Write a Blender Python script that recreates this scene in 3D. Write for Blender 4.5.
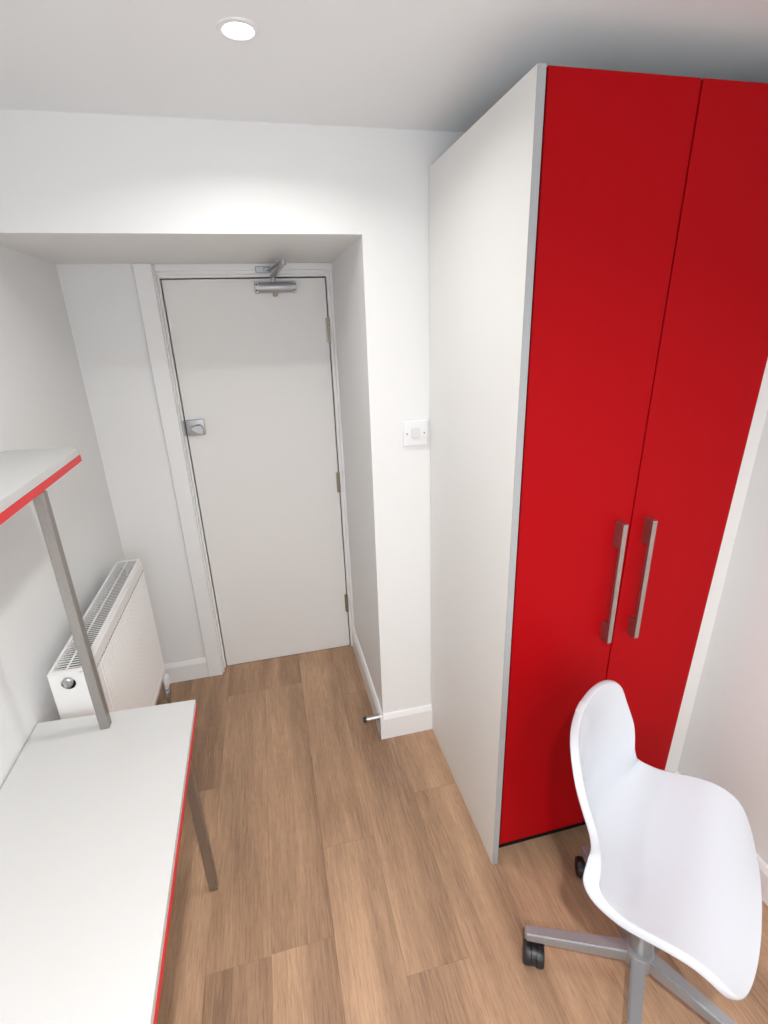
import bpy, bmesh, math, random
import numpy as np
from mathutils import Vector, Matrix
random.seed(7)
S = bpy.context.scene
C = S.collection
for o in list(bpy.data.objects): bpy.data.objects.remove(o)

# ---------------------------------------------------------------- camera
F_PX = 498.897
CAM_H = 1.7557
RT = Vector((0.97179847, -0.23339801, -0.03366166))
UP = Vector((0.11149288, 0.32897871, 0.93773255))
FW = Vector((0.20779094, 0.91504009, -0.34572323))
cd = bpy.data.cameras.new('camera'); cam = bpy.data.objects.new('camera', cd); C.objects.link(cam)
cd.sensor_fit = 'HORIZONTAL'; cd.sensor_width = 36.0; cd.lens = F_PX / 768 * 36.0
cd.clip_start = .02
M = Matrix((RT, UP, -FW)).transposed().to_4x4(); M.translation = (0, 0, CAM_H)
cam.matrix_world = M
S.camera = cam

# ---------------------------------------------------------------- world, light, exposure
S.view_settings.view_transform = 'Standard'; S.view_settings.look = 'None'
S.view_settings.gamma = 1; S.view_settings.use_curve_mapping = False
S.view_settings.exposure = 1.30
LAMP_W = 5.6        # each ceiling downlight
SKY = 2.0            # daylight beyond the window behind the camera
w = bpy.data.worlds.new('world'); S.world = w; w.use_nodes = True
wb = w.node_tree.nodes['Background']; wb.inputs[0].default_value = (.86, .93, 1, 1); wb.inputs[1].default_value = SKY

# room planes (metres)
XL, XR = -.745, 1.385          # left and right walls
YB, YF, YD = -1.55, 1.755, 2.44   # back wall, front wall, wall of the door in the recess
XN = .36                       # right side of the recess
ZC, ZH = 2.32, 2.037           # ceiling, recess soffit
DZ = .72                       # desk top

# ---------------------------------------------------------------- materials
def mat(name, col, rough=.5, metal=0., spec=.5, coat=0.):
    m = bpy.data.materials.new(name); m.use_nodes = True
    b = m.node_tree.nodes['Principled BSDF']
    b.inputs['Base Color'].default_value = (*col, 1); b.inputs['Roughness'].default_value = rough
    b.inputs['Metallic'].default_value = metal; b.inputs['Specular IOR Level'].default_value = spec
    b.inputs['Coat Weight'].default_value = coat
    return m
def bump(m, scale, strength, dist=.002, stretch=(1, 1, 1), detail=4, colvar=None):
    nt = m.node_tree; N = nt.nodes; L = nt.links; b = N['Principled BSDF']
    tc = N.new('ShaderNodeTexCoord'); mp = N.new('ShaderNodeMapping'); mp.inputs['Scale'].default_value = stretch
    n = N.new('ShaderNodeTexNoise'); n.inputs['Scale'].default_value = scale; n.inputs['Detail'].default_value = detail
    bp = N.new('ShaderNodeBump'); bp.inputs['Strength'].default_value = strength; bp.inputs['Distance'].default_value = dist
    L.new(tc.outputs['Object'], mp.inputs[0]); L.new(mp.outputs[0], n.inputs['Vector'])
    L.new(n.outputs['Fac'], bp.inputs['Height']); L.new(bp.outputs[0], b.inputs['Normal'])
    if colvar:
        c = b.inputs['Base Color'].default_value[:3]
        r = N.new('ShaderNodeValToRGB'); r.color_ramp.elements[0].position = .3; r.color_ramp.elements[1].position = .7
        r.color_ramp.elements[0].color = (*[x * (1 - colvar) for x in c], 1); r.color_ramp.elements[1].color = (*[min(1, x * (1 + colvar)) for x in c], 1)
        L.new(n.outputs['Fac'], r.inputs[0]); L.new(r.outputs[0], b.inputs['Base Color'])
    return m
PAINT = bump(mat('wall_paint', (.85, .855, .85), .6, spec=.3), 140, .12, .001)
CEIL = bump(mat('ceiling_paint', (.89, .91, .93), .7, spec=.2), 120, .1, .001)
GLOSSW = bump(mat('white_gloss_paint', (.86, .86, .86), .35, spec=.4), 40, .05, .001)
DOORP = bump(mat('door_paint', (.84, .83, .81), .45, spec=.35), 60, .06, .001)
LAMW = bump(mat('white_laminate', (.62, .62, .61), .45, spec=.4), 700, .05, .0005)
PANELW = bump(mat('cream_white_board', (.85, .845, .825), .45, spec=.4), 500, .05, .0005)
GREYEDGE = bump(mat('pale_grey_edging', (.38, .395, .405), .45), 300, .03, .0005)
RED = bump(mat('red_laminate', (.385, .002, .005), .5, spec=.08), 600, .06, .0005)
REDE = bump(mat('red_edging', (.72, .02, .025), .4), 300, .03, .0005)
STEEL = bump(mat('brushed_steel', (.40, .38, .36), .42, 1.), 60, .15, .0005, (30, 30, 1), 3, .12)
HSTEEL = bump(mat('brushed_nickel', (.42, .39, .37), .45, 1.), 60, .15, .0005, (30, 30, 1), 3, .1)
SILVER = bump(mat('silver_metal', (.50, .51, .53), .45, .8), 90, .08, .0005)
CHROME = bump(mat('chrome', (.52, .52, .52), .3, 1.), 30, .02, .0002)
BRASS = bump(mat('dull_hinge_metal', (.42, .38, .32), .4, 1.), 90, .1, .0005)
GREYMET = bump(mat('grey_painted_metal', (.38, .39, .41), .36, .55), 120, .06, .0005)
BLACK = bump(mat('black_plastic', (.015, .015, .017), .4), 120, .08, .0005)
DARK = bump(mat('dark_gap', (.01, .009, .009), .8, spec=.1), 80, .05, .0005)
CHAIRW = bump(mat('white_shell_plastic', (.59, .615, .66), .13, spec=.5), 12, .01, .0005)
PLAST = bump(mat('white_plastic', (.85, .85, .87), .3), 60, .02, .0003)
RADW = bump(mat('radiator_enamel', (.86, .85, .84), .3, spec=.5), 50, .03, .0003)
RADG = bump(mat('radiator_inside', (.30, .30, .31), .6), 50, .03, .0003)
CLEAR = bump(mat('clear_plastic', (.72, .71, .69), .2), 60, .02, .0003)

CARC = bump(mat('carcass_gap_shade', (.06, .055, .05), .6, spec=.2), 80, .05, .0005)  # carcass coloured dark: shade of the wardrobe door gaps put into the board
LOCKM = bump(mat('satin_lock_metal', (.40, .40, .41), .4, .8), 90, .08, .0005)
def wood(name='oak_vinyl'):
    m = mat(name, (.4, .25, .15), .42, spec=.35); nt = m.node_tree; N = nt.nodes; L = nt.links; b = N['Principled BSDF']
    tc = N.new('ShaderNodeTexCoord'); oi = N.new('ShaderNodeObjectInfo')
    mul = N.new('ShaderNodeMath'); mul.operation = 'MULTIPLY'; mul.inputs[1].default_value = 37.
    cx = N.new('ShaderNodeCombineXYZ'); L.new(oi.outputs['Random'], mul.inputs[0]); L.new(mul.outputs[0], cx.inputs[0]); L.new(mul.outputs[0], cx.inputs[2])
    ad = N.new('ShaderNodeVectorMath'); ad.operation = 'ADD'; L.new(tc.outputs['Object'], ad.inputs[0]); L.new(cx.outputs[0], ad.inputs[1])
    def noise(scale, st, det=5, dist=0., rough=.55):
        mp = N.new('ShaderNodeMapping'); mp.inputs['Scale'].default_value = st
        n = N.new('ShaderNodeTexNoise'); n.inputs['Scale'].default_value = scale; n.inputs['Detail'].default_value = det
        n.inputs['Distortion'].default_value = dist; n.inputs['Roughness'].default_value = rough
        L.new(ad.outputs[0], mp.inputs[0]); L.new(mp.outputs[0], n.inputs['Vector']); return n.outputs['Fac']
    band = noise(2.2, (3.2, .35, 1), 3)                 # broad tone streaks along the board
    grain = noise(7, (26, 1.3, 1), 7, .6, .65)          # fibres
    pore = noise(30, (22, .8, 1), 3)                    # short pores
    # cathedral figure
    mp = N.new('ShaderNodeMapping'); mp.inputs['Scale'].default_value = (7, .9, 1)
    wv = N.new('ShaderNodeTexWave'); wv.wave_type = 'RINGS'; wv.inputs['Scale'].default_value = 1.6; wv.inputs['Distortion'].default_value = 7
    wv.inputs['Detail'].default_value = 3; wv.inputs['Detail Scale'].default_value = .8
    L.new(ad.outputs[0], mp.inputs[0]); L.new(mp.outputs[0], wv.inputs['Vector'])
    def madd(a, k, c):
        n = N.new('ShaderNodeMath'); n.operation = 'MULTIPLY_ADD'; L.new(a, n.inputs[0]); n.inputs[1].default_value = k
        if isinstance(c, float): n.inputs[2].default_value = c
        else: L.new(c, n.inputs[2])
        return n.outputs[0]
    v = madd(band, 1.45, -.15); v = madd(grain, 1.05, v); v = madd(wv.outputs['Fac'], .10, v); v = madd(oi.outputs['Random'], .03, v)
    sub = N.new('ShaderNodeMath'); sub.operation = 'SUBTRACT'; L.new(v, sub.inputs[0]); sub.inputs[1].default_value = .70
    r = N.new('ShaderNodeValToRGB'); e = r.color_ramp.elements
    e[0].position = .1; e[0].color = (.25, .150, .095, 1); e[1].position = .85; e[1].color = (.58, .37, .23, 1)
    x = e.new(.42); x.color = (.385, .238, .147, 1); x = e.new(.62); x.color = (.47, .292, .182, 1)
    L.new(sub.outputs[0], r.inputs[0])
    pr = N.new('ShaderNodeValToRGB'); pr.color_ramp.elements[0].position = .30; pr.color_ramp.elements[0].color = (.62, .57, .52, 1)
    pr.color_ramp.elements[1].position = .42; pr.color_ramp.elements[1].color = (1, 1, 1, 1); L.new(pore, pr.inputs[0])
    mx = N.new('ShaderNodeMix'); mx.data_type = 'RGBA'; mx.blend_type = 'MULTIPLY'; mx.inputs[0].default_value = .8
    L.new(r.outputs[0], mx.inputs[6]); L.new(pr.outputs[0], mx.inputs[7]); L.new(mx.outputs[2], b.inputs['Base Color'])
    bp = N.new('ShaderNodeBump'); bp.inputs['Strength'].default_value = .15; bp.inputs['Distance'].default_value = .0006
    L.new(grain, bp.inputs['Height']); L.new(bp.outputs[0], b.inputs['Normal'])
    return m
WOOD = wood()
def emis(name, col, st):
    m = mat(name, col); b = m.node_tree.nodes['Principled BSDF']
    b.inputs['Emission Color'].default_value = (*col, 1); b.inputs['Emission Strength'].default_value = st; return m
LAMPG = emis('lamp_glass', (1, .97, .92), 6)

# ---------------------------------------------------------------- helpers
def box(bm, x0, x1, y0, y1, z0, z1, bev=0, seg=1):
    t = bmesh.new(); bmesh.ops.create_cube(t, size=1)
    for v in t.verts: v.co = Vector(((x0 + x1) / 2 + v.co.x * (x1 - x0), (y0 + y1) / 2 + v.co.y * (y1 - y0), (z0 + z1) / 2 + v.co.z * (z1 - z0)))
    if bev: bmesh.ops.bevel(t, geom=t.edges[:], offset=bev, segments=seg, affect='EDGES', profile=.6)
    join(bm, t); return bm
def join(bm, t):
    me = bpy.data.meshes.new('tmp'); t.to_mesh(me); bm.from_mesh(me); bpy.data.meshes.remove(me); t.free()
def poly_prism(bm, pts, z0, z1, bev=0):
    t = bmesh.new(); a = [t.verts.new((x, y, z0)) for x, y in pts]; b = [t.verts.new((x, y, z1)) for x, y in pts]
    n = len(pts); t.faces.new(b); t.faces.new(a[::-1])
    for i in range(n): t.faces.new((a[i], a[(i + 1) % n], b[(i + 1) % n], b[i]))
    bmesh.ops.recalc_face_normals(t, faces=t.faces)
    if bev: bmesh.ops.bevel(t, geom=t.edges[:], offset=bev, segments=1, affect='EDGES')
    join(bm, t); return bm
def lathe(bm, prof, axis=(0, 0, 1), org=(0, 0, 0), n=32):
    """prof: list of (radius, height); revolved about axis through org"""
    t = bmesh.new(); q = Vector((0, 0, 1)).rotation_difference(Vector(axis).normalized()); rows = []
    for r, h in prof:
        if r < 1e-6: rows.append([t.verts.new(q @ Vector((0, 0, h)) + Vector(org))])
        else: rows.append([t.verts.new(q @ Vector((r * math.cos(2 * math.pi * i / n), r * math.sin(2 * math.pi * i / n), h)) + Vector(org)) for i in range(n)])
    for a, b in zip(rows, rows[1:]):
        for i in range(n):
            j = (i + 1) % n
            if len(a) == 1 and len(b) == 1: continue
            if len(a) == 1: t.faces.new((a[0], b[i], b[j]))
            elif len(b) == 1: t.faces.new((a[i], a[j], b[0]))
            else: t.faces.new((a[i], a[j], b[j], b[i]))
    bmesh.ops.recalc_face_normals(t, faces=t.faces); join(bm, t); return bm
def tube(bm, pts, rad, n=12):
    P = [Vector(p) for p in pts]
    for a, b in zip(P, P[1:]):
        lathe(bm, [(0, 0), (rad, 0), (rad, (b - a).length), (0, (b - a).length)], b - a, a, n)
    return bm
def bar(bm, a, b, wa, ha, wb=None, hb=None, up=(0, 0, 1), bev=.002):
    """tapered rectangular bar from a to b; w across, h along up"""
    wb = wb or wa; hb = hb or ha; a = Vector(a); b = Vector(b); d = (b - a).normalized(); s = d.cross(Vector(up)).normalized(); u = s.cross(d)
    t = bmesh.new(); r = []
    for c, w_, h_ in ((a, wa, ha), (b, wb, hb)):
        r.append([t.verts.new(c + s * (sx * w_ / 2) + u * (sz * h_ / 2)) for sx, sz in ((-1, -1), (1, -1), (1, 1), (-1, 1))])
    for i in range(4): t.faces.new((r[0][i], r[0][(i + 1) % 4], r[1][(i + 1) % 4], r[1][i]))
    t.faces.new(r[0][::-1]); t.faces.new(r[1]); bmesh.ops.recalc_face_normals(t, faces=t.faces)
    if bev: bmesh.ops.bevel(t, geom=t.edges[:], offset=bev, segments=2, affect='EDGES')
    join(bm, t); return bm
def obj(name, bm, m, parent=None, smooth=False, kind=None, label=None, mods=None):
    me = bpy.data.meshes.new(name); bm.to_mesh(me); bm.free()
    for x in (m if isinstance(m, (list, tuple)) else [m]): me.materials.append(x)
    if smooth:
        for f in me.polygons: f.use_smooth = True
        try: me.set_sharp_from_angle(angle=math.radians(38))
        except Exception: pass
    o = bpy.data.objects.new(name, me); C.objects.link(o)
    if parent: o.parent = parent; o.matrix_parent_inverse = Matrix() if parent.parent else Matrix.Translation(-Vector(parent.location))
    if kind: o['kind'] = kind
    if label: o['label'] = label
    return o
def thing(name, label, cat, loc=(0, 0, 0), group=None):
    o = bpy.data.objects.new(name, None); C.objects.link(o); o.location = loc; o.empty_display_size = .1
    o['label'] = label; o['category'] = cat
    if group: o['group'] = group
    return o
B = bmesh.new

# ================================================================ the setting
T = .12
# floor: dark underlay + vinyl boards, each one a part
bm = B(); box(bm, XL - T, XR + T, YB - T, 2.62, -.06, -.012)
floor = obj('floor', bm, DARK, kind='structure')
PW = .19; SEAM = .025; LEN = 1.22
starts = {-4: .35, -3: 1.01, -2: 2.235, -1: 1.30, 0: .62, 1: 1.43, 2: .80, 3: .15, 4: .55, 5: .9, 6: .25}
for c in range(-5, 8):
    x0 = SEAM + c * PW; x1 = x0 + PW
    if x1 < XL or x0 > XR: continue
    xa, xb = max(x0, XL - .02), min(x1, XR + .02)
    ymax = 2.55 if xa < XN - .02 else YF + .02
    j = {-4: .55, -3: 1.01, -2: 1.62 + .615 - 0, -1: 1.2997, 0: .72, 1: .30, 2: 1.43}.get(c - 0, (c * .437) % LEN)
    # columns counted from the seam at x = 0.025
    cuts = {-1: 2.235, -2: 1.01, 0: 1.30, 2: 1.435, 1: .86, -3: .45, 3: .62}
    j = cuts.get(c, (c * .437) % LEN)
    ys = sorted(j + k * LEN for k in range(-5, 5))
    for a, b_ in zip(ys, ys[1:]):
        ya, yb = max(a, YB - .02), min(b_, ymax)
        if yb - ya < .02: continue
        g = .0002; hx, hy = (xb - xa) / 2 - g, (yb - ya) / 2 - g
        bm = B(); box(bm, -hx, hx, -hy, hy, -.012, 0, .0003)
        o = obj('plank', bm, WOOD, floor); o.matrix_parent_inverse = Matrix(); o.location = ((xa + xb) / 2, (ya + yb) / 2, 0)

bm = B(); box(bm, XL - T, XR + .19, YB - T, YF, ZC, ZC + .08)
# hole for the downlight is covered by its bezel (surface recess kept shallow)
obj('ceiling', bm, CEIL, kind='structure')
bm = B(); box(bm, XL - T, XL, YB - T, YD + T, 0, ZC); obj('wall_left', bm, PAINT, kind='structure')
wall_x = lambda z: XR + .0005 + .026 * z        # the right wall leans out a little
bm = B(); poly = [(XR, 0), (XR + .2, 0), (XR + .2, ZC), (wall_x(ZC), ZC)]
A = [bm.verts.new((x, YB - T, z)) for x, z in poly]; Bv = [bm.verts.new((x, YF + T, z)) for x, z in poly]
bm.faces.new(A); bm.faces.new(Bv[::-1])
for i in range(4): bm.faces.new((A[i], A[(i + 1) % 4], Bv[(i + 1) % 4], Bv[i]))
bmesh.ops.recalc_face_normals(bm, faces=bm.faces); obj('wall_right', bm, PAINT, kind='structure')
# front wall: pier right of the recess (its left face is the recess reveal) and the lintel over the recess
bm = B(); box(bm, XN, XR + .19, YF, 2.56, 0, ZC); box(bm, XL, XN, YF, 2.56, ZH, ZC)
bmesh.ops.remove_doubles(bm, verts=bm.verts, dist=1e-5)
obj('wall_front', bm, PAINT, kind='structure')
# wall of the recess left of the door
FX0 = -.462
bm = B(); box(bm, XL, FX0, YD, 2.56, 0, ZH); obj('wall_recess', bm, PAINT, kind='structure')
# back wall with the window opening (behind the camera)
WX0, WX1, WZ0, WZ1 = -.6, .85, 1.0, 2.2
bm = B()
box(bm, XL, WX0, YB - T, YB, 0, ZC); box(bm, WX1, XR + .19, YB - T, YB, 0, ZC)
box(bm, WX0, WX1, YB - T, YB, 0, WZ0); box(bm, WX0, WX1, YB - T, YB, WZ1, ZC)
obj('wall_back', bm, PAINT, kind='structure')
bm = B(); t = .05
box(bm, WX0, WX0 + t, YB - .09, YB - .03, WZ0, WZ1, .004); box(bm, WX1 - t, WX1, YB - .09, YB - .03, WZ0, WZ1, .004)
box(bm, WX0 + t, WX1 - t, YB - .09, YB - .03, WZ0, WZ0 + t, .004); box(bm, WX0 + t, WX1 - t, YB - .09, YB - .03, WZ1 - t, WZ1, .004)
box(bm, .30, .35, YB - .09, YB - .03, WZ0 + t, WZ1 - t, .004)
obj('window_1', bm, GLOSSW, kind='structure')

# baseboards with a chamfered top
def baseboard(name, a, b, out, h=.13, th=.016):
    a = Vector((*a, 0)); b = Vector((*b, 0)); o = Vector((*out, 0)).normalized(); prof = [(0, 0), (th, 0), (th, h - .022), (th * .55, h - .004), (th * .35, h), (0, h)]
    t = bmesh.new(); R = [[t.verts.new(p + o * x + Vector((0, 0, z))) for x, z in prof] for p in (a, b)]
    n = len(prof)
    for i in range(n): t.faces.new((R[0][i], R[0][(i + 1) % n], R[1][(i + 1) % n], R[1][i]))
    t.faces.new(R[0][::-1]); t.faces.new(R[1]); bmesh.ops.recalc_face_normals(t, faces=t.faces)
    return obj(name, t, GLOSSW, kind='structure')
baseboard('baseboard_front', (XN - .016, YF), (.589, YF), (0, -1))
baseboard('baseboard_reveal', (XN, YF - .015), (XN, 2.474), (-1, 0))
baseboard('baseboard_recess', (XL, YD), (FX0, YD), (0, -1), .115)
baseboard('baseboard_right', (XR, YB), (XR, 1.168), (-1, 0), .12)
baseboard('baseboard_left', (XL, YB), (XL, YD), (1, 0), .115)
baseboard('baseboard_back', (XL, YB), (XR, YB), (0, 1), .12)

# door frame: architrave, jambs, head with stop mouldings
DX0, DX1, DTOP, DY = -.3705, .329, 1.980, 2.49
bm = B()
box(bm, -.462, -.388, 2.418, 2.45, 0, ZH - .0005, .003)                     # architrave
obj('trim_1', bm, GLOSSW, kind='structure')
bm = B()
for (x0, x1, y) in ((-.4, DX0 - .013, 2.442), (-.4, DX0 - .005, 2.480)):
    box(bm, x0, x1, y, 2.56, 0, ZH - .0005, .0015)
for (x0, x1, y) in ((DX1 + .019, XN, 2.462), (DX1 + .005, XN, 2.482)):
    box(bm, x0, x1, y, 2.56, 0, ZH - .0005, .0015)
for (z, y) in ((DTOP + .03, 2.452), (DTOP + .016, 2.468), (DTOP + .005, 2.484)):
    box(bm, -.4, XN, y, 2.56, z, ZH - .0005, .0015)
obj('trim_2', bm, GLOSSW, kind='structure')
bm = B(); box(bm, DX0 - .006, DX1 + .006, 2.535, 2.56, 0, DTOP + .006); obj('trim_3', bm, DARK, kind='structure')   # dark sheet behind the leaf, paints shade into the door gap

# ---- door leaf and its ironmongery
bm = B(); box(bm, DX0, DX1, DY, DY + .042, .003, DTOP, .0015)
door = obj('door_1', bm, DOORP, kind='structure')
door['label'] = 'flat off-white door at the end of the recess'
for z0, z1 in ((1.70, 1.81), (.955, 1.063), (.235, .345)):
    bm = B(); 
    zz = np.linspace(z0, z1, 6)
    for a, b_ in zip(zz, zz[1:]): lathe(bm, [(0, a + .0006), (.0065, a + .0006), (.007, a + .003), (.007, b_ - .003), (.0065, b_ - .0006), (0, b_ - .0006)], org=(DX1 + .001, DY - .006, 0), n=16)
    lathe(bm, [(.0045, z1 - .001), (.0045, z1 + .004), (0, z1 + .006)], org=(DX1 + .001, DY - .006, 0), n=12)
    box(bm, DX1 - .012, DX1 + .001, DY - .001, DY + .002, z0, z1)
    obj('hinge', bm, BRASS, door, smooth=True)
# night latch: plate and turn on the leaf, keep on the jamb
bm = B(); box(bm, -.3685, -.287, DY - .016, DY, 1.312, 1.384, .003, 2); latch = obj('night_latch', bm, LOCKM, door, smooth=True)
bm = B(); box(bm, -.386, -.3765, DY - .02, DY - .004, 1.312, 1.384, .0015); obj('latch_keep', bm, LOCKM, latch)
bm = B(); lathe(bm, [(.017, 0), (.017, .012), (.014, .02), (0, .021)], (0, -1, 0), (-.312, DY - .014, 1.346), 24)
poly = [(-.347, .002), (-.338, .010), (-.318, .016), (-.302, .012), (-.295, -.006), (-.294, -.024), (-.300, -.028), (-.318, -.022), (-.34, -.006)]
t = bmesh.new(); a = [t.verts.new((x, DY - .022, 1.346 + z)) for x, z in poly]; b_ = [t.verts.new((x, DY - .042 if i not in (3, 4, 5, 6) else DY - .036, 1.346 + z)) for i, (x, z) in enumerate(poly)]
t.faces.new(a); t.faces.new(b_[::-1])
for i in range(len(poly)): t.faces.new((a[i], a[(i + 1) % len(poly)], b_[(i + 1) % len(poly)], b_[i]))
bmesh.ops.recalc_face_normals(t, faces=t.faces); bmesh.ops.bevel(t, geom=t.edges[:], offset=.002, segments=2, affect='EDGES'); join(bm, t)
obj('turn_lever', bm, LOCKM, latch, smooth=True)
bm = B(); lathe(bm, [(.003, 0), (.003, .002), (0, .003)], (0, -1, 0), (-.353, DY - .016, 1.348), 12); obj('screw', bm, CHROME, latch)
# door closer
bm = B(); CYc, CZc = DY - .026, 1.941
lathe(bm, [(0, .014), (.0215, .014), (.0225, .018), (.0225, .163), (.0215, .167), (0, .167)], (1, 0, 0), (.013, CYc, CZc), 28)
box(bm, .035, .175, CYc, DY, CZc - .021, CZc + .021, .002)
closer = obj('door_closer', bm, SILVER, door, smooth=True)
for x0, x1 in ((.013, .043), (.167, .194)):
    bm = B(); box(bm, x0 if x0 < .1 else x0 + .012, x1 - .012 if x0 < .1 else x1, CYc - .012, DY, CZc - .0225, CZc + .0225, .003, 2); obj('end_plate', bm, SILVER, closer)
    for z in (CZc - .012, CZc + .012):
        bm = B(); lathe(bm, [(.0045, 0), (.0045, .002), (0, .002)], (0, -1, 0), ((x0 + .008) if x0 < .1 else x1 - .008, CYc - .012, z), 12); obj('screw', bm, BLACK, closer)
bm = B(); lathe(bm, [(0, -.038), (.008, -.038), (.0105, -.034), (.0105, .01), (0, .01)], (0, 0, 1), (.099, CYc, CZc), 20); obj('pinion_cap', bm, BRASS, closer, smooth=True)
bm = B(); lathe(bm, [(0, 0), (.008, 0), (.008, .052), (0, .052)], (0, 0, 1), (.097, CYc, CZc), 20); obj('spindle', bm, SILVER, closer, smooth=True)
EL = Vector((.124, 2.09, 2.000))
bm = B(); bar(bm, (.096, CYc, 1.985), EL - Vector((0, 0, .004)), .023, .009, .020, .009); lathe(bm, [(0, -.012), (.010, -.012), (.010, .008), (0, .008)], (0, 0, 1), EL, 20)
obj('closer_arm', bm, GREYMET, closer, smooth=True)
bm = B(); bar(bm, EL + Vector((0, 0, .005)), (.078, 2.44, 2.006), .014, .006); obj('closer_link', bm, GREYMET, closer, smooth=True)
bm = B(); box(bm, .024, .090, 2.447, 2.4535, 1.998, 2.024, .002); box(bm, .060, .090, 2.430, 2.449, 2.004, 2.018, .002); br = obj('arm_bracket', bm, GREYMET, closer)
# door stop on the reveal baseboard
t1 = thing('door_stop', 'short steel rod door stop screwed to the baseboard near the recess corner', 'door stop', (XN - .016, 1.72, .118))
bm = B(); lathe(bm, [(0, 0), (.012, 0), (.012, .058), (.011, .059), (0, .059)], (-1, 0, 0), (XN - .016, 1.765, .108), 20); obj('rod', bm, CHROME, t1, smooth=True)
bm = B(); lathe(bm, [(.011, .058), (.0115, .060), (.0115, .070), (.010, .072), (0, .072)], (-1, 0, 0), (XN - .016, 1.765, .108), 20); obj('rubber_tip', bm, BLACK, t1, smooth=True)

# ================================================================ light switch
sw = thing('light_switch', 'square white rocker light switch with two screws beside the tall wardrobe', 'switch', (.526, YF, 1.39))
def dished_plate(bm, xc, zc, hw, y0, y1, bev):
    box(bm, xc - hw, xc + hw, y1, y0, zc - hw, zc + hw, bev, 3)
bm = B(); dished_plate(bm, .526, 1.389, .0465, YF - .0005, YF - .011, .004); obj('switch_plate', bm, PLAST, sw, smooth=True)
bm = B(); poly = [(-.017, .018), (.017, .018), (.016, -.012), (.012, -.019), (-.012, -.019), (-.016, -.012)]
t = bmesh.new(); a = [t.verts.new((.526 + x, YF - .010, 1.391 + z)) for x, z in poly]; b_ = [t.verts.new((.526 + x * .95, YF - (.0125 if z > 0 else .0165), 1.391 + z * .95)) for x, z in poly]
t.faces.new(a); t.faces.new(b_[::-1])
for i in range(6): t.faces.new((a[i], a[(i + 1) % 6], b_[(i + 1) % 6], b_[i]))
bmesh.ops.recalc_face_normals(t, faces=t.faces); bmesh.ops.bevel(t, geom=t.edges[:], offset=.001, segments=2, affect='EDGES'); join(bm, t)
obj('rocker', bm, CLEAR, sw, smooth=True)
for x in (-.033, .033):
    bm = B(); lathe(bm, [(.0035, 0), (.0035, .0012), (0, .0014)], (0, -1, 0), (.526 + x, YF - .0108, 1.389), 14); obj('screw', bm, STEEL, sw)

# ================================================================ downlights
def downlight(x, y, label, power=1.0):
    t = thing('ceiling_downlight', label, 'ceiling light', (x, y, ZC), 'recessed ceiling downlights')
    bm = B(); lathe(bm, [(.028, .0), (.031, -.0035), (.036, -.0045), (.0415, -.003), (.0425, 0)], (0, 0, 1), (x, y, ZC), 48); obj('bezel', bm, PLAST, t, smooth=True)
    bm = B(); lathe(bm, [(0, -.0006), (.023, -.0006), (.0285, .0)], (0, 0, 1), (x, y, ZC - .001), 40); obj('lamp', bm, LAMPG, t, smooth=True)
    ld = bpy.data.lights.new('downlight_lamp', 'AREA'); ld.shape = 'DISK'; ld.size = .07; ld.energy = LAMP_W * power; ld.color = (1, .985, .965); ld.spread = math.radians(152)
    lo = bpy.data.objects.new('downlight_lamp', ld); C.objects.link(lo); lo.parent = t; lo.matrix_parent_inverse = Matrix.Translation(-Vector((x, y, ZC))); lo.location = (x, y, ZC - .006)
    return t
downlight(.031, 1.285, 'round white recessed downlight in the ceiling in front of the door recess', .31)
downlight(.031, -.25, 'round white recessed downlight in the ceiling behind the viewer, on the desk side', 1.6)
downlight(.35, -.85, 'round white recessed downlight in the ceiling behind the viewer, nearer the window', .9)

# ================================================================ wardrobe
WX, WY, WT = .588, 1.092, 2.223
wr = thing('wardrobe', 'tall red double-door wardrobe with cream-white side panel standing against front wall', 'wardrobe', (.93, 1.42, 0))
bm = B(); box(bm, WX, WX + .018, WY, YF - .003, 0, WT); 
for v in bm.verts: v.co.x -= .0026 * v.co.z
sp = obj('side_panel', bm, PANELW, wr, label='cream-white side panel')
bm = B(); box(bm, WX, WX + .0185, WY - .0015, WY + .0002, 0, WT)
for v in bm.verts: v.co.x -= .0026 * v.co.z
obj('edge_band', bm, GREYEDGE, sp)
bm = B(); box(bm, WX + .0181, WX + .0197, WY + .0005, WY + .029, .05, WT)
for v in bm.verts: v.co.x -= .0026 * v.co.z
obj('gap_shade_strip', bm, DARK, sp)  # added dark strip, stands in for shade between side panel and door
CX1 = 1.240
bm = B(); box(bm, CX1 - .018, CX1, WY + .03, YF - .003, 0, WT - .004)
box(bm, WX + .021, CX1 - .018, WY + .03, YF - .003, .085, .103); box(bm, WX + .021, CX1 - .018, YF - .012, YF - .003, .103, WT - .022)
obj('carcass', bm, CARC, wr, label='inner carcass coloured dark as shade in the door gaps')
bm = B(); box(bm, WX + .020, CX1 + .02, WY + .026, YF - .003, WT - .022, WT - .002, .001); obj('top_panel', bm, PANELW, wr)
bm = B(); box(bm, WX + .021, CX1 - .018, WY + .048, WY + .064, 0, .084); obj('plinth', bm, DARK, wr, label='dark recessed plinth')
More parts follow.
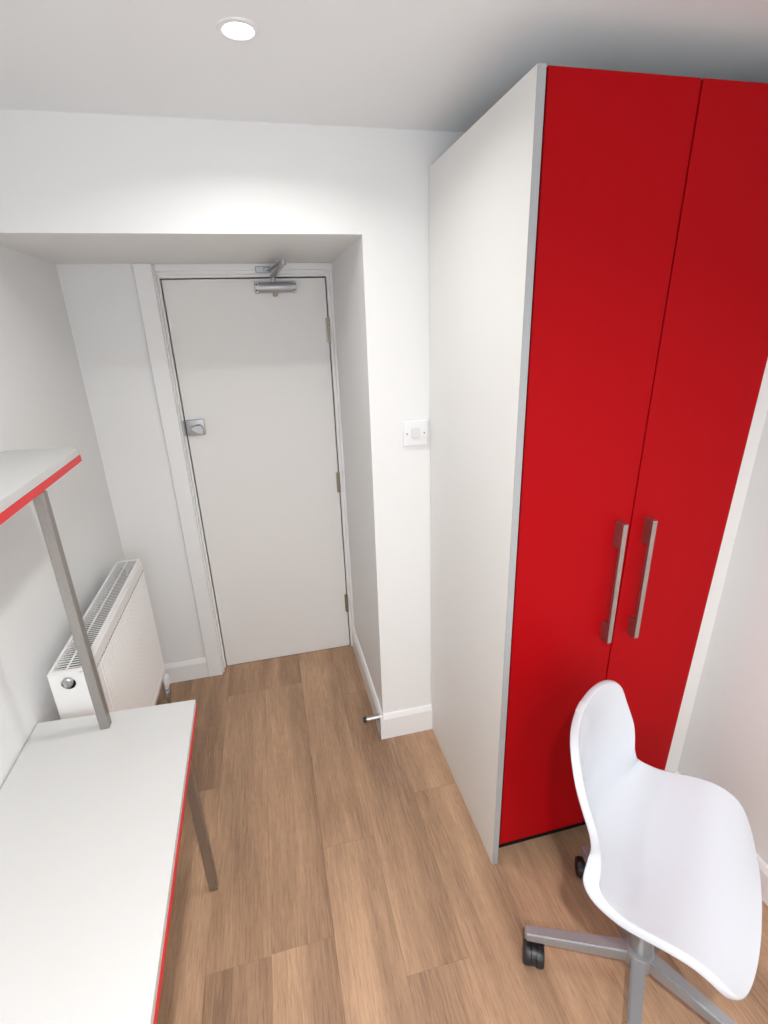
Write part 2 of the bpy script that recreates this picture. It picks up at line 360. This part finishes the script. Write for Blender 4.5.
# the leaves hang slightly out of true: the gap and the closing edge lean a little
gap = lambda z: .9325 + .0150 * z
rgt = lambda z: 1.2390 + .0360 * z
lft = lambda z: .6138 - .0026 * z
for (fa, fb, xh) in ((lft, lambda z: gap(z) - .002, .9075), (lambda z: gap(z) + .002, rgt, .9995)):
    z0, z1 = 0.082, WT + .001; y0, y1 = WY + .005, WY + .024
    bm = B(); vs = [bm.verts.new(c) for c in ((fa(z0), y0, z0), (fb(z0), y0, z0), (fb(z1), y0, z1), (fa(z1), y0, z1), (fa(z0), y1, z0), (fb(z0), y1, z0), (fb(z1), y1, z1), (fa(z1), y1, z1))]
    for q in ((0, 1, 2, 3), (7, 6, 5, 4), (0, 4, 5, 1), (1, 5, 6, 2), (2, 6, 7, 3), (3, 7, 4, 0)): bm.faces.new([vs[i] for i in q])
    bmesh.ops.recalc_face_normals(bm, faces=bm.faces); bmesh.ops.bevel(bm, geom=bm.edges[:], offset=.0012, segments=1, affect='EDGES')
    dr = obj('wardrobe_door', bm, RED, wr, label='red flat door')
    yd = WY + .005; z0, z1 = .862, 1.238; bm = B()
    # D handle: thin front bar carried on two deep flat feet
    prof = [(yd + .0005, z0), (yd - .034, z0), (yd - .034, z1), (yd + .0005, z1), (yd + .0005, z1 - .075), (yd - .024, z1 - .075), (yd - .024, z0 + .055), (yd + .0005, z0 + .055)]
    t = bmesh.new(); A = [t.verts.new((xh - .007, y, z)) for y, z in prof]; Bv = [t.verts.new((xh + .007, y, z)) for y, z in prof]
    for q in ((0, 1, 2, 3, 4, 5, 6, 7),):
        t.faces.new([A[i] for i in q]); t.faces.new([Bv[i] for i in q][::-1])
    for i in range(8): t.faces.new((A[i], A[(i + 1) % 8], Bv[(i + 1) % 8], Bv[i]))
    bmesh.ops.recalc_face_normals(t, faces=t.faces); bmesh.ops.bevel(t, geom=t.edges[:], offset=.0008, segments=1, affect='EDGES'); join(bm, t)
    obj('handle', bm, HSTEEL, dr, label='brushed metal bar handle')
bm = B(); z1 = WT - .006; poly = [(1.262, 0), (1.3855, 0), (wall_x(z1) - .0005, z1), (1.262, z1)]
A = [bm.verts.new((x, 1.170, z)) for x, z in poly]; Bv = [bm.verts.new((x, 1.186, z)) for x, z in poly]
bm.faces.new(A); bm.faces.new(Bv[::-1])
for i in range(4): bm.faces.new((A[i], A[(i + 1) % 4], Bv[(i + 1) % 4], Bv[i]))
bmesh.ops.recalc_face_normals(bm, faces=bm.faces); obj('trim_4', bm, PANELW, kind='structure')

# ================================================================ desk and shelf above it
desk = thing('desk', 'white-topped desk with red front edge and square steel legs along the left wall', 'desk', (-.5, .6, 0))
YN = -.25
dt = [(-.741, YN), (-.275, YN), (-.305, 1.330), (-.741, 1.352)]
bm = B(); poly_prism(bm, dt, DZ - .018, DZ, .0008); obj('desktop', bm, LAMW, desk)
bm = B(); box(bm, 0, 1, 0, 1, 0, 1)
bmesh.ops.delete(bm, geom=bm.verts[:], context='VERTS')
poly_prism(bm, [(-.315, YN), (-.274, YN), (-.304, 1.3305), (-.345, 1.331)], DZ - .038, DZ - .0185, .0008); obj('front_edging', bm, REDE, desk, label='red front edge strip')
bm = B(); poly_prism(bm, [(-.741, YN), (-.3155, YN), (-.3455, 1.331), (-.741, 1.351)], DZ - .0375, DZ - .0185); obj('underside_board', bm, LAMW, desk)
for (x, y) in ((-.350, 1.262), (-.335, .0)):
    bm = B(); box(bm, x - .0135, x + .0135, y - .0135, y + .0135, .003, DZ - .038, .0015); box(bm, x - .012, x + .012, y - .012, y + .012, 0, .004)
    obj('leg', bm, STEEL, desk)
for (x, y) in ((-.70, 1.262), (-.70, .0)):
    bm = B(); box(bm, x - .0135, x + .0135, y - .0135, y + .0135, .0, DZ - .038, .0015); obj('leg', bm, STEEL, desk)
for y in (1.262, .0):
    bm = B(); box(bm, -.686, -.364, y - .012, y + .012, DZ - .064, DZ - .038, .0015); obj('rail', bm, STEEL, desk)

SZ = 1.461
sh = thing('desk_shelf', 'white shelf with red front edge raised on a square steel post above the desk', 'shelf', (-.6, .7, DZ))
bm = B(); poly_prism(bm, [(-.7445, YN), (-.500, YN), (-.541, 1.595), (-.7445, 1.63)], SZ - .022, SZ, .0008); obj('shelf_board', bm, LAMW, sh)
bm = B(); poly_prism(bm, [(-.7445, YN), (-.5403, YN), (-.5763, 1.600), (-.7445, 1.629)], SZ - .041, SZ - .0225, .0005); obj('underside_board', bm, LAMW, sh)
bm = B(); poly_prism(bm, [(-.540, YN), (-.499, YN), (-.540, 1.5955), (-.576, 1.601)], SZ - .041, SZ - .0225, .0005); obj('front_edging', bm, REDE, sh, label='red front edge strip')
for y in (1.283, .05):
    bm = B(); box(bm, -.554, -.529, y - .0125, y + .0125, DZ, SZ - .041, .0015); obj('post', bm, STEEL, sh)

# ================================================================ radiator
RX0, RX1, RY0, RY1, RZ0, RZ1 = -.697, -.598, 1.385, 2.170, .262, .848
rad = thing('radiator', 'white fluted double-panel radiator mounted on left wall beyond the desk', 'radiator', ((RX0 + RX1) / 2, 1.8, RZ0))
def fluted(x, sgn, name):
    t = bmesh.new(); n = 34; ys0, ys1 = RY0 + .012, RY1 - .012; cols = []
    zs = [RZ0, RZ0 + .028, RZ0 + .034, RZ1 - .052, RZ1 - .046, RZ1 - .010, RZ1 - .004]
    for i in range(n * 4 + 1):
        y = ys0 + (ys1 - ys0) * i / (n * 4); ph = i % 4; d = (0, .0, .0055, .0055)[ph]; col = []
        for k, z in enumerate(zs):
            dd = d if 2 <= k <= 3 else 0; dx = -.004 if k in (0, 6) else 0
            col.append(t.verts.new((x + sgn * (dx - dd), y, z)))
        cols.append(col)
    for a, b_ in zip(cols, cols[1:]):
        for k in range(len(zs) - 1): t.faces.new((a[k], b_[k], b_[k + 1], a[k + 1]))
    bmesh.ops.recalc_face_normals(t, faces=t.faces)
    if sum(f.normal.x for f in t.faces) * sgn < 0: bmesh.ops.reverse_faces(t, faces=t.faces)
    o = obj(name, t, RADW, rad)
    m = o.modifiers.new('s', 'SOLIDIFY'); m.thickness = .008; m.offset = -1
    return o
fp = fluted(RX1, 1, 'front_panel')
bm = B(); 
for i in range(52):
    y = RY0 + .02 + i * .0152
    if y < RY1 - .02: box(bm, RX1 - .0045, RX1 + .0008, y, y + .009, RZ1 - .0505, RZ1 - .0475)
o = obj('seam_slots', bm, RADG, fp, kind='stuff')
bm = B(); box(bm, RX0, RX0 + .012, RY0 + .01, RY1 - .01, RZ0, RZ1 - .004, .003); obj('back_panel', bm, RADW, rad)
# end covers with the top cap
bm = B()
box(bm, RX0 - .001, RX1 - .006, RY0, RY0 + .014, RZ0 + .02, RZ1, .0015)
obj('end_cover', bm, RADW, rad)
bm = B(); box(bm, RX0 - .001, RX1 - .012, RY1 - .006, RY1, RZ0 + .02, RZ1, .0015); obj('end_cover', bm, RADW, rad)
bm = B()
box(bm, RX0 - .001, RX0 + .007, RY0, RY1, RZ1 - .004, RZ1 + .002, .001); box(bm, RX1 - .017, RX1 - .005, RY0, RY1, RZ1 - .006, RZ1 + .002, .001)
box(bm, RX0 + .007, RX1 - .017, RY0, RY0 + .018, RZ1 - .003, RZ1 + .002, .001); box(bm, RX0 + .007, RX1 - .017, RY1 - .012, RY1, RZ1 - .003, RZ1 + .002, .001)
gf = obj('grille_frame', bm, RADW, rad)
bm = B(); y = RY0 + .024; xc = (RX0 + .007 + RX1 - .017) / 2
while y < RY1 - .016:
    t = bmesh.new()
    for x0, x1 in ((RX0 + .007, xc - .002), (xc + .002, RX1 - .017)):
        vs = [t.verts.new(c) for c in ((x0, y, RZ1 + .001), (x1, y, RZ1 + .001), (x1, y + .0060, RZ1 - .0005), (x0, y + .0060, RZ1 - .0005), (x0, y, RZ1 - .001), (x1, y, RZ1 - .001), (x1, y + .0060, RZ1 - .0025), (x0, y + .0060, RZ1 - .0025))]
        for q in ((0, 1, 2, 3), (7, 6, 5, 4), (0, 4, 5, 1), (2, 6, 7, 3), (1, 5, 6, 2), (0, 3, 7, 4)): t.faces.new([vs[i] for i in q])
    join(bm, t); y += .0125
box(bm, xc - .0022, xc + .0022, RY0 + .018, RY1 - .012, RZ1 - .002, RZ1 + .0012)
obj('grille_slats', bm, RADW, gf, kind='stuff')
bm = B()
for x in (RX0 + .022, RX1 - .032):
    t = bmesh.new(); n = 96; prev = None
    for i in range(n + 1):
        y = RY0 + .02 + (RY1 - RY0 - .04) * i / n; xx = x + (.012 if i % 2 else -.008)
        c = [t.verts.new((xx, y, RZ0 + .04)), t.verts.new((xx, y, RZ1 - .02))]
        if prev: t.faces.new((prev[0], c[0], c[1], prev[1]))
        prev = c
    join(bm, t)
obj('convector_fins', bm, RADG, rad, kind='stuff')
bm = B(); px, pz = -.648, .812
lathe(bm, [(0, .001), (.0185, .001), (.0185, .0)], (0, -1, 0), (px, RY0 - .0002, pz), 28); pk = obj('port_hole', bm, DARK, rad, label='dark round port')
bm = B(); lathe(bm, [(.0145, 0), (.0155, .006), (.0155, .012), (.013, .014), (.012, .009), (0, .009)], (0, -1, 0), (px, RY0 - .001, pz + .009), 28); obj('port_plug', bm, CHROME, pk, smooth=True, label='round metal plug')
# brackets that hold it off the wall
for y in (1.50, 2.08):
    bm = B(); box(bm, XL, RX0 - .001, y - .015, y + .015, .30, .74, .002); obj('bracket', bm, RADW, rad)
# thermostatic valve at the far lower corner, pipe to the floor
bm = B(); VX, VY = -.628, 2.216
lathe(bm, [(0, 0), (.013, 0), (.015, .004), (.016, .016), (.0215, .020), (.0245, .028), (.0245, .056), (.021, .070), (.012, .076), (0, .077)], (0, 0, 1), (VX, VY, .128), 28)
vv = obj('valve_head', bm, PLAST, rad, smooth=True)
bm = B(); lathe(bm, [(0, 0), (.012, 0), (.012, .018), (.0145, .018), (.0145, .034), (.011, .036), (.011, .046), (0, .046)], (0, 0, 1), (VX, VY, .083), 6)
tube(bm, [(VX, VY, .106), (VX, RY1 - .004, .106), (VX, RY1 - .012, .28)], .008); obj('valve_body', bm, CHROME, vv)
bm = B(); lathe(bm, [(.013, 0), (.013, .010), (0, .011)], (1, 0, 0), (VX + .006, VY, .105), 12); obj('valve_nut', bm, CHROME, vv)
bm = B(); tube(bm, [(VX, VY, 0), (VX, VY, .085)], .0075, 16); obj('pipe', bm, CHROME, rad, smooth=True)
bm = B(); box(bm, RX0 + .015, RX1 - .012, RY1, RY1 + .016, .235, .30, .004, 2); obj('valve_shroud', bm, PLAST, rad)

# ================================================================ swivel chair
HX, HY, TH = .8408, .6806, math.radians(-49.8)
ch = thing('swivel_chair', 'white moulded plastic shell swivel chair on grey five-star base in front of wardrobe', 'chair', (HX, HY, 0))
K = 8
cf = [-0.233, -0.222, -0.212, -0.195, -0.151, -0.065, 0.086, 0.194]
cz = [0.852, 0.79, 0.69, 0.601, 0.526, 0.506, 0.526, 0.467]
cw = [0.181, 0.185, 0.188, 0.177, 0.207, 0.23, 0.243, 0.238]
cc = [0.041, 0.046, 0.073, 0.074, 0.058, 0.042, 0.037, -0.01]
def crom(P, t):
    P = np.asarray(P, float); n = len(P) - 1; x = t * n; i = np.minimum(x.astype(int), n - 1); q = x - i
    g = lambda k: P[np.clip(k, 0, n)]
    a, b, c, d = g(i - 1), g(i), g(i + 1), g(i + 2)
    return .5 * (2 * b + (c - a) * q + (2 * a - 5 * b + 4 * c - d) * q * q + (3 * b - a - 3 * c + d) * q ** 3)
def rnd(t, r, p=2.3):
    s = np.ones_like(t); m = t < r; s[m] = (1 - ((r - t[m]) / r) ** p) ** (1 / p); return s
def shell():
    a = np.linspace(0, 1, 73); tt = .55 * (1 - np.cos(np.pi * a)) / 2 + .45 * (3 * a ** 2 - 2 * a ** 3)
    tt = .0004 + .9992 * tt
    f = crom(cf, tt); z = crom(cz, tt); wd = crom(cw, tt); c = crom(cc, tt); e = 1e-3
    df = crom(cf, np.clip(tt + e, 0, 1)) - crom(cf, np.clip(tt - e, 0, 1)); dz = crom(cz, np.clip(tt + e, 0, 1)) - crom(cz, np.clip(tt - e, 0, 1))
    L = np.hypot(df, dz); nf, nz = -dz / L, df / L
    nf[dz * 0 + nz < -9] = 0
    W = wd * rnd(tt, .16) * rnd(1 - tt, .13)
    U = np.sin(np.linspace(-1, 1, 25) * np.pi / 2 * .93) / np.sin(np.pi / 2 * .93)
    Fd = np.array([math.cos(TH), math.sin(TH), 0]); Sd = np.array([-math.sin(TH), math.cos(TH), 0]); Zd = np.array([0, 0, 1.])
    P = np.zeros((len(tt), len(U), 3))
    for j, u in enumerate(U):
        s = u * W; k = c * (s / wd) ** 2
        P[:, j] = np.array([HX, HY, 0]) + np.outer(f + nf * k, Fd) + np.outer(s, Sd) + np.outer(z + nz * k, Zd)
    return tt, P
tt, P = shell(); nr, ncx = P.shape[:2]
gt = np.gradient(P, axis=0); gu = np.gradient(P, axis=1); NN = np.cross(gt, gu); NN /= np.linalg.norm(NN, axis=2)[..., None] + 1e-9
if NN[int(nr * .75), ncx // 2, 2] < 0: NN = -NN
bm = B(); V = [[bm.verts.new(P[i, j]) for j in range(ncx)] for i in range(nr)]
for i in range(nr - 1):
    for j in range(ncx - 1): bm.faces.new((V[i][j], V[i][j + 1], V[i + 1][j + 1], V[i + 1][j]))
loop = [(0, j) for j in range(ncx)] + [(i, ncx - 1) for i in range(1, nr)] + [(nr - 1, j) for j in range(ncx - 2, -1, -1)] + [(i, 0) for i in range(nr - 2, 0, -1)]
LP = np.array([P[i, j] for i, j in loop]); LN = np.array([NN[i, j] for i, j in loop])
TG = np.roll(LP, -1, 0) - np.roll(LP, 1, 0)
for _ in range(3): TG = (np.roll(TG, 1, 0) + TG * 2 + np.roll(TG, -1, 0)) / 4; LN = (np.roll(LN, 1, 0) + LN * 2 + np.roll(LN, -1, 0)) / 4
OUT = np.cross(TG, LN); OUT /= np.linalg.norm(OUT, axis=1)[:, None]; LN /= np.linalg.norm(LN, axis=1)[:, None]
k0 = ncx + nr // 2 - 1
if np.dot(OUT[k0], P[nr // 2, -1] - P[nr // 2, ncx // 2]) < 0: OUT = -OUT
for k, (i, j) in enumerate(loop):
    if i in (0, nr - 1):
        d = P[i, ncx // 2] - P[1 if i == 0 else nr - 2, ncx // 2]; OUT[k] = d / np.linalg.norm(d); LN[k] = NN[1 if i == 0 else nr - 2, ncx // 2]
for _ in range(4):
    for Q in (OUT, LN):
        Q[:] = (np.roll(Q, 1, 0) + Q * 2 + np.roll(Q, -1, 0)) / 4; Q /= np.linalg.norm(Q, axis=1)[:, None]
dep = np.array([.019 + .020 * math.exp(-((tt[i] - .52) / .13) ** 2) for i, j in loop])
prev = [V[i][j] for i, j in loop]; n = len(loop)
for (o_, d_) in ((.0022, .06), (.0042, .22), (.0052, .5), (.0050, 1.0)):
    cur = [bm.verts.new(LP[k] + OUT[k] * o_ - LN[k] * dep[k] * d_) for k in range(n)]
    for k in range(n): bm.faces.new((prev[k], prev[(k + 1) % n], cur[(k + 1) % n], cur[k]))
    prev = cur
bmesh.ops.recalc_face_normals(bm, faces=bm.faces)
mid = V[int(nr * .75)][ncx // 2]; mid.normal_update()
if mid.normal.z < 0: bmesh.ops.reverse_faces(bm, faces=bm.faces)
sho = obj('seat_shell', bm, CHAIRW, ch)
for f in sho.data.polygons: f.use_smooth = True
m = sho.modifiers.new('solid', 'SOLIDIFY'); m.thickness = .0045; m.offset = -1
m = sho.modifiers.new('sub', 'SUBSURF'); m.levels = 1; m.render_levels = 1
# mechanism, column, base
def loc(f_, s_, z_): return (HX + math.cos(TH) * f_ - math.sin(TH) * s_, HY + math.sin(TH) * f_ + math.cos(TH) * s_, z_)
bm = B(); bar(bm, loc(-.10, 0, .478), loc(.11, 0, .478), .15, .02); bar(bm, loc(-.06, 0, .452), loc(.07, 0, .452), .07, .032); obj('seat_plate', bm, GREYMET, ch)
bm = B(); tube(bm, [loc(.0, .03, .45), loc(.0, .15, .445)], .006); bar(bm, loc(0, .145, .445), loc(0, .185, .443), .022, .008); obj('lift_lever', bm, BLACK, ch)
BX, BY = .838, .700
bm = B(); lathe(bm, [(0, .44), (.014, .44), (.014, .25), (.025, .248), (.025, .105), (0, .105)], (0, 0, 1), (BX, BY, 0), 28); obj('gas_column', bm, GREYMET, ch, smooth=True)
bm = B(); lathe(bm, [(0, .072), (.034, .072), (.040, .080), (.040, .124), (.036, .132), (.028, .134), (0, .134)], (0, 0, 1), (BX, BY, 0), 32); obj('hub', bm, GREYMET, ch, smooth=True)
A0 = math.radians(155.5); RL = .304
for k in range(5):
    a = A0 + k * math.radians(72); d = Vector((math.cos(a), math.sin(a), 0)); h = Vector((BX, BY, 0))
    bm = B(); bar(bm, h + d * .030 + Vector((0, 0, .108)), h + d * RL + Vector((0, 0, .100)), .036, .044, .027, .030, bev=.004)
    obj('base_arm', bm, GREYMET, ch, smooth=True)
    c = h + d * (RL - .028); q = Vector((-d.y, d.x, 0)); rot = (-1.5, .1, .5, -.2, .3)[k]
    ax = (q * math.cos(rot) + d * math.sin(rot)).normalized(); back = ax.cross(Vector((0, 0, 1)))
    wc = c + back * .010 + Vector((0, 0, .031))
    bm = B()
    lathe(bm, [(0, -.007), (.0295, -.007), (.0295, .007), (0, .007)], ax, wc + Vector((0, 0, .003)), 20)
    tube(bm, [c + Vector((0, 0, .045)), c + Vector((0, 0, .090))], .006)
    cas = obj('caster', bm, BLACK, ch, smooth=True)
    for s_ in (-1, 1):
        bm = B(); lathe(bm, [(.006, 0), (.022, 0), (.0305, .002), (.031, .016), (.0275, .0225), (.014, .024), (0, .024)], ax * s_, wc + ax * s_ * .0062, 28); obj('wheel', bm, BLACK, cas, smooth=True)
bpy.context.view_layer.update()
